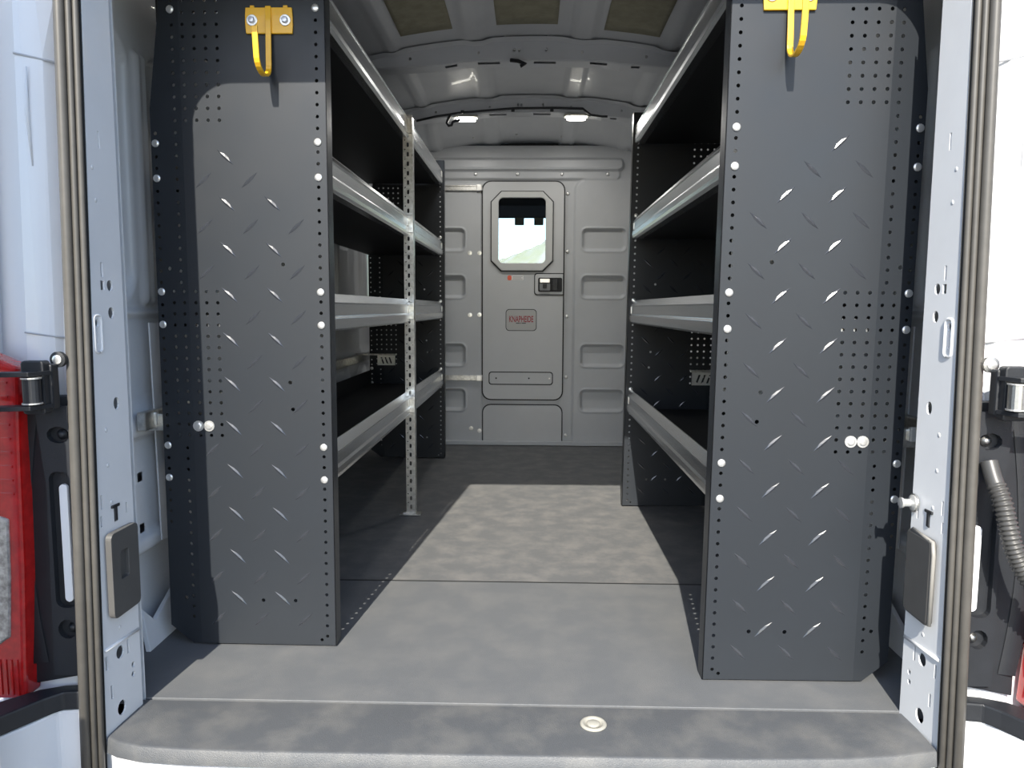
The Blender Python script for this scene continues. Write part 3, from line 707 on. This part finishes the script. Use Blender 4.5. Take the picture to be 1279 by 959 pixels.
# ------------------------------------------------------------------ rear corners: tail lamps, hinges, trims, bumper
HINGES = {}
def corner(s):
    ys = .016 if s > 0 else 0.0; sh = -.039 if s > 0 else 0.0
    Y = 1.352 + ys
    # tail lamp
    tl = tag(empty('tail_light', (s * 1.0 + (-.022 if s > 0 else 0), Y, .1)), 'tall red tail lamp on the shaded rear corner beside the open door' if s < 0 else 'red tail lamp sliver on the sunlit rear corner below the cable conduit', 'tail light')
    xi = .940; ux = 0.0 if s < 0 else .028
    lens = [(s * (xi + .022), .09 - .1), (s * 1.05, .09 - .1), (s * 1.05, .775 - .1), (s * (xi - .002 + ux), .728 - .1), (s * (xi + .004 + ux), .60 - .1), (s * (xi + .010 + ux), .35 - .1)]
    MB().prism(lens, -.035, .012, lambda u, v, w: (u - s * 1.0, w, v)).obj('red_lens', RED, tl, bevel=.008, seg=3)
    ins = [(s * (xi + .042), .215 - .1), (s * 1.06, .16 - .1), (s * 1.06, .47 - .1), (s * (xi + .030), .445 - .1), (s * (xi + .034), .33 - .1)]
    MB().prism(ins, -.0385, -.030, lambda u, v, w: (u - s * 1.0, w, v)).obj('clear_lens', CLEARL, tl, bevel=.004)
    for k in range(9):
        z = .70 - k * .026
        MB().box((s * (xi + .06) - s * 1.0, -.036, z - .1), (.085, .003, .004)).obj('lens_rib', RED, tl)
    for k in range(7):
        MB().box((s * (xi + .034 + .011 * k) - s * 1.0, -.036, .135 - .1), (.004, .003, .07)).obj('lens_rib', RED, tl)
    # black jamb trim
    tr = tag(empty('jamb_trim', (s * .91 + sh, Y, .1)), 'black moulded plastic trim between the red tail lamp and the weatherstrip, with a white strip' if s < 0 else 'black moulded plastic trim behind the ribbed conduit', 'trim')
    base = [(s * .862, .125 - .1), (s * (.965), .105 - .1), (s * (.957), .66 - .1), (s * .93, .672 - .1), (s * .862, .672 - .1)]
    MB().prism(base, -.002, .022, lambda u, v, w: (u - s * .91, w, v)).obj('trim_base', BLACK, tr, bevel=.003)
    side = [(s * .862, .13 - .1), (s * .917, .13 - .1), (s * .910, .50 - .1), (s * .922, .62 - .1), (s * .925, .655 - .1), (s * .862, .655 - .1)]
    sp_ = plate('trim_raised', side, [circ(s * .882, .600 - .1, .022, 12, .016), circ(s * .886, .222 - .1, .018, 12, .019), rrect(min(s * .905, s * .865), max(s * .905, s * .865), .265 - .1, .53 - .1, .015, 4)], .012, lambda u, v, w: (u - s * .91, -.0145 + w, v))
    link('trim_raised', sp_, BLACK, tr)
    for z in (.600, .222):
        MB().lathe([(.010, 0), (.010, .003), (.006, .004), (.006, .007), (.001, .008)], (s * .880 - s * .91, -.0022, z - .1), (0, -1, 0), 14).obj('trim_bolt', BLACK if s < 0 else GALV, tr, smooth=True)
    if s < 0:
        MB().prism(rrect(-.890, -.874, .275 - .1, .505 - .1, .008, 4), -.010, -.0022, lambda u, v, w: (u - s * .91, w, v)).obj('white_strip', PAINT, tr, bevel=.002)
    else:
        MB().prism(rrect(.866, .882, .275 - .1, .44 - .1, .008, 4), -.010, -.0022, lambda u, v, w: (u - s * .91, w, v)).obj('white_strip', PAINT, tr, bevel=.002)
    # curved fender blade of the trim
    v = []
    for k in range(13):
        t = k / 12; z = .65 - .5 * t; xx = .925 + .028 * math.sin(t * PI * .9) 
        v += [(s * xx - s * .91, -.004, z - .1), (s * (xx + .028) - s * .91, -.012, z - .1), (s * (xx + .034) - s * .91, -.002, z - .1)]
    MB().add(v, [(3 * i + k, 3 * i + k + 1, 3 * i + k + 4, 3 * i + k + 3) for i in range(12) for k in range(2)]).obj('trim_blade', BLACK, tr, smooth=True)
    # hinge
    hg = empty('door_hinge', (s * .91 + sh, Y - .02, .69)); hg['label'] = 'black steel hinge' if s < 0 else 'black steel hinge with a bare barrel'
    HINGES[s] = hg
    cx_ = s * .91
    def hb_(name, m_, poly, y0, y1, bv=.004):
        return MB().prism([(s * u - cx_, z - .69) for u, z in poly], y0, y1, lambda u, v, w: (u, w, v)).obj(name, m_, hg, bevel=bv)
    hb_('hinge_leaf', BLACK, rrect(.872, .914, .645, .742, .006, 3), -.040, -.018)
    hb_('hinge_knuckle_plate', BLACK, [(.868, .652), (.905, .655), (.905, .728), (.893, .722), (.880, .735), (.868, .735)], -.024, -.002)
    MB().lathe([(.0145, -.021), (.0145, .021)], (s * .884 - cx_, -.056, .0), (0, 0, 1), 18).obj('hinge_barrel', GALV if s > 0 else BLACK, hg, smooth=False)
    for z in (-.0235, .0215):
        MB().lathe([(.0165, 0), (.0165, .0025)], (s * .884 - cx_, -.056, z), (0, 0, 1), 18).obj('hinge_washer', ZINC, hg)
    for z in (.030, -.030):
        MB().prism([(.868, -.026), (.878, -.072), (1.03, -.110), (1.03, -.095), (.91, -.048), (.89, -.022)], z - .004, z + .004, lambda u, v, w: (s * u - cx_, v, w)).obj('hinge_arm', BLACK, hg, bevel=.001)
    MB().lathe([(.0145, 0), (.0145, .008), (.010, .009)], (s * .870 - cx_, .006, .052), (0, -1, 0), 18).obj('hinge_ear', BLACK if s < 0 else GALV, hg, smooth=False)
    MB().lathe([(.0085, .0088), (.0085, .0105), (.005, .0115), (.001, .0117)], (s * .870 - cx_, .006, .052), (0, -1, 0), 16).obj('ear_bolt', ZINC, hg)
    # bumper end: black step wedge, painted quarter, lower black cap
    bp_ = tag(empty('bumper_corner', (s * .93 + sh, Y, -.05)), 'black and white bumper corner under the red tail lamp on the shaded side' if s < 0 else 'black and white bumper corner under the tail lamp on the sunlit side', 'bumper')
    top = [(.855, 1.36), (.905, 1.352), (.945, 1.335), (1.06, 1.22), (1.06, 1.15), (.99, 1.17), (.955, 1.235), (.915, 1.30), (.895, 1.325), (.855, 1.33)]
    MB().prism([(s * (u - .93), v + ys - Y) for u, v in top], .115, .152, lambda u, v, w: (u, v, w)).obj('step_pad', BLACK, bp_, bevel=.004)
    q = [(.850, 1.372), (1.05, 1.372), (1.05, 1.20), (.97, 1.215), (.93, 1.275), (.905, 1.325), (.850, 1.335)]
    MB().prism([(s * (u - .93), v + ys - Y) for u, v in q], -.02, .114, lambda u, v, w: (u, v, w)).obj('painted_quarter', PAINT, bp_, bevel=.006)
    low = [(.850, 1.372), (1.05, 1.372), (1.05, 1.12), (.985, 1.13), (.925, 1.24), (.90, 1.29), (.850, 1.30)]
    MB().prism([(s * (u - .93), v + ys - Y) for u, v in low], -.30, -.021, lambda u, v, w: (u, v, w)).obj('lower_cap', BLACK, bp_, bevel=.006)
corner(-1); corner(1)
# bumper beam under the sill
bmb = tag(MB().prism([(-.84, 1.20), (.803, 1.20), (.803, 1.33), (-.84, 1.33)], -.36, -.16, lambda u, v, w: (u, v, w)).obj('rear_bumper', BLACK, bevel=.02, seg=3), 'black rear bumper step running below the painted sill', 'bumper')
# striker bolt on the right pillar
stb = tag(empty('striker_bolt', (.779, 1.482, .451)), 'small chrome striker bolt above the plain grey buffer pad', 'bolt')
MB().lathe([(.016, -.001), (.016, .004), (.012, .006), (.008, .008), (.008, .022), (.011, .023), (.011, .027), (.001, .028)], (0, 0, 0), (-1, 0, 0), 16).obj('stud', ZINC, stb)
MB().lathe([(.019, -.001), (.019, .0015)], (0, 0, 0), (-1, 0, 0), 18).obj('stud_washer', GALV, stb)
# ribbed conduit on the right
cpath = [(x - .012, y, z) for x, y, z in [(.850, 1.345, .565), (.852, 1.330, .535), (.858, 1.312, .500), (.864, 1.302, .46), (.872, 1.294, .42), (.885, 1.286, .385), (.905, 1.275, .352), (.935, 1.26, .322), (.975, 1.245, .297), (1.02, 1.23, .28)]]
def resample(path, n):
    P = [Vector(p) for p in path]; o = []
    for i in range(n):
        t = i / (n - 1) * (len(P) - 1); k = min(int(t), len(P) - 2); fr = t - k
        p0 = P[max(k - 1, 0)]; p1 = P[k]; p2 = P[k + 1]; p3 = P[min(k + 2, len(P) - 1)]
        o.append(.5 * ((2 * p1) + (p2 - p0) * fr + (2 * p0 - 5 * p1 + 4 * p2 - p3) * fr ** 2 + (3 * p1 - p0 - 3 * p2 + p3) * fr ** 3))
    return o
cd = tag(empty('cable_conduit', (.85, 1.33, .56)), 'black ribbed cable conduit looping from the sunlit door jamb', 'conduit')
off = Vector((.85, 1.33, .56))
cp = [p - off for p in resample(cpath, 180)]
rad = [.0145 if i < 26 else (.0165 if (i // 2) % 2 else .0132) for i in range(180)]
MB().tube(cp, rad, 12).obj('ribbed_hose', mat('conduit_plastic', (.055, .054, .052), .4, var=.15, vscale=30), cd, smooth=True)
MB().tube(cp[118:124], .020, 14).obj('hose_clamp', MATS['conduit_plastic'], cd, bevel=.0)

# ------------------------------------------------------------------ open rear doors (hinged back beyond the frame)
def rear_door(s, nm):
    a, bq = (Vector((-.8955, 1.165, 0)), Vector((-.972, .47, 0))) if s < 0 else (Vector((.985, 1.16, 0)), Vector((1.27, .52, 0)))
    d = (bq - a); Lg = d.length; d.normalize(); nrm = Vector((d.y, -d.x, 0)) * (1 if s < 0 else -1)
    if nrm.x * s < 0: nrm = -nrm
    r = tag(empty(nm, (a.x, a.y, -.05)), kind='structure')
    fn = lambda u, v, w: tuple(d * u + nrm * w + Vector((0, 0, v)))
    ol = rrect(0, Lg, 0, 1.74, .06, 5)
    MB().prism(ol, .001, .17, fn).obj('door_shell', PAINT, r, bevel=.012, seg=3)
    MB().prism(rrect(.10, Lg - .10, .95, 1.60, .08, 5), -.004, .001, fn).obj('window_surround', BLACK, r, bevel=.002)
    MB().prism(rrect(.13, Lg - .13, .98, 1.57, .06, 5), -.006, -.0042, fn).obj('window_pane', mat('tinted_glass', (.02, .022, .025), .05, coat=.5), r)
    MB().prism(rrect(.08, Lg - .08, .10, .86, .05, 5), -.008, .001, fn).obj('inner_card', PADG, r, bevel=.004)
    MB().prism(rrect(Lg - .16, Lg - .10, .50, .66, .02, 4), -.03, -.008, fn).obj('pull_handle', BLACK, r, bevel=.006)
    hg = HINGES[s]; hl = hg.location.copy(); hg.parent = r; hg.location = hl - r.location
    return r
rear_door(-1, 'door_2'); rear_door(1, 'door_3')
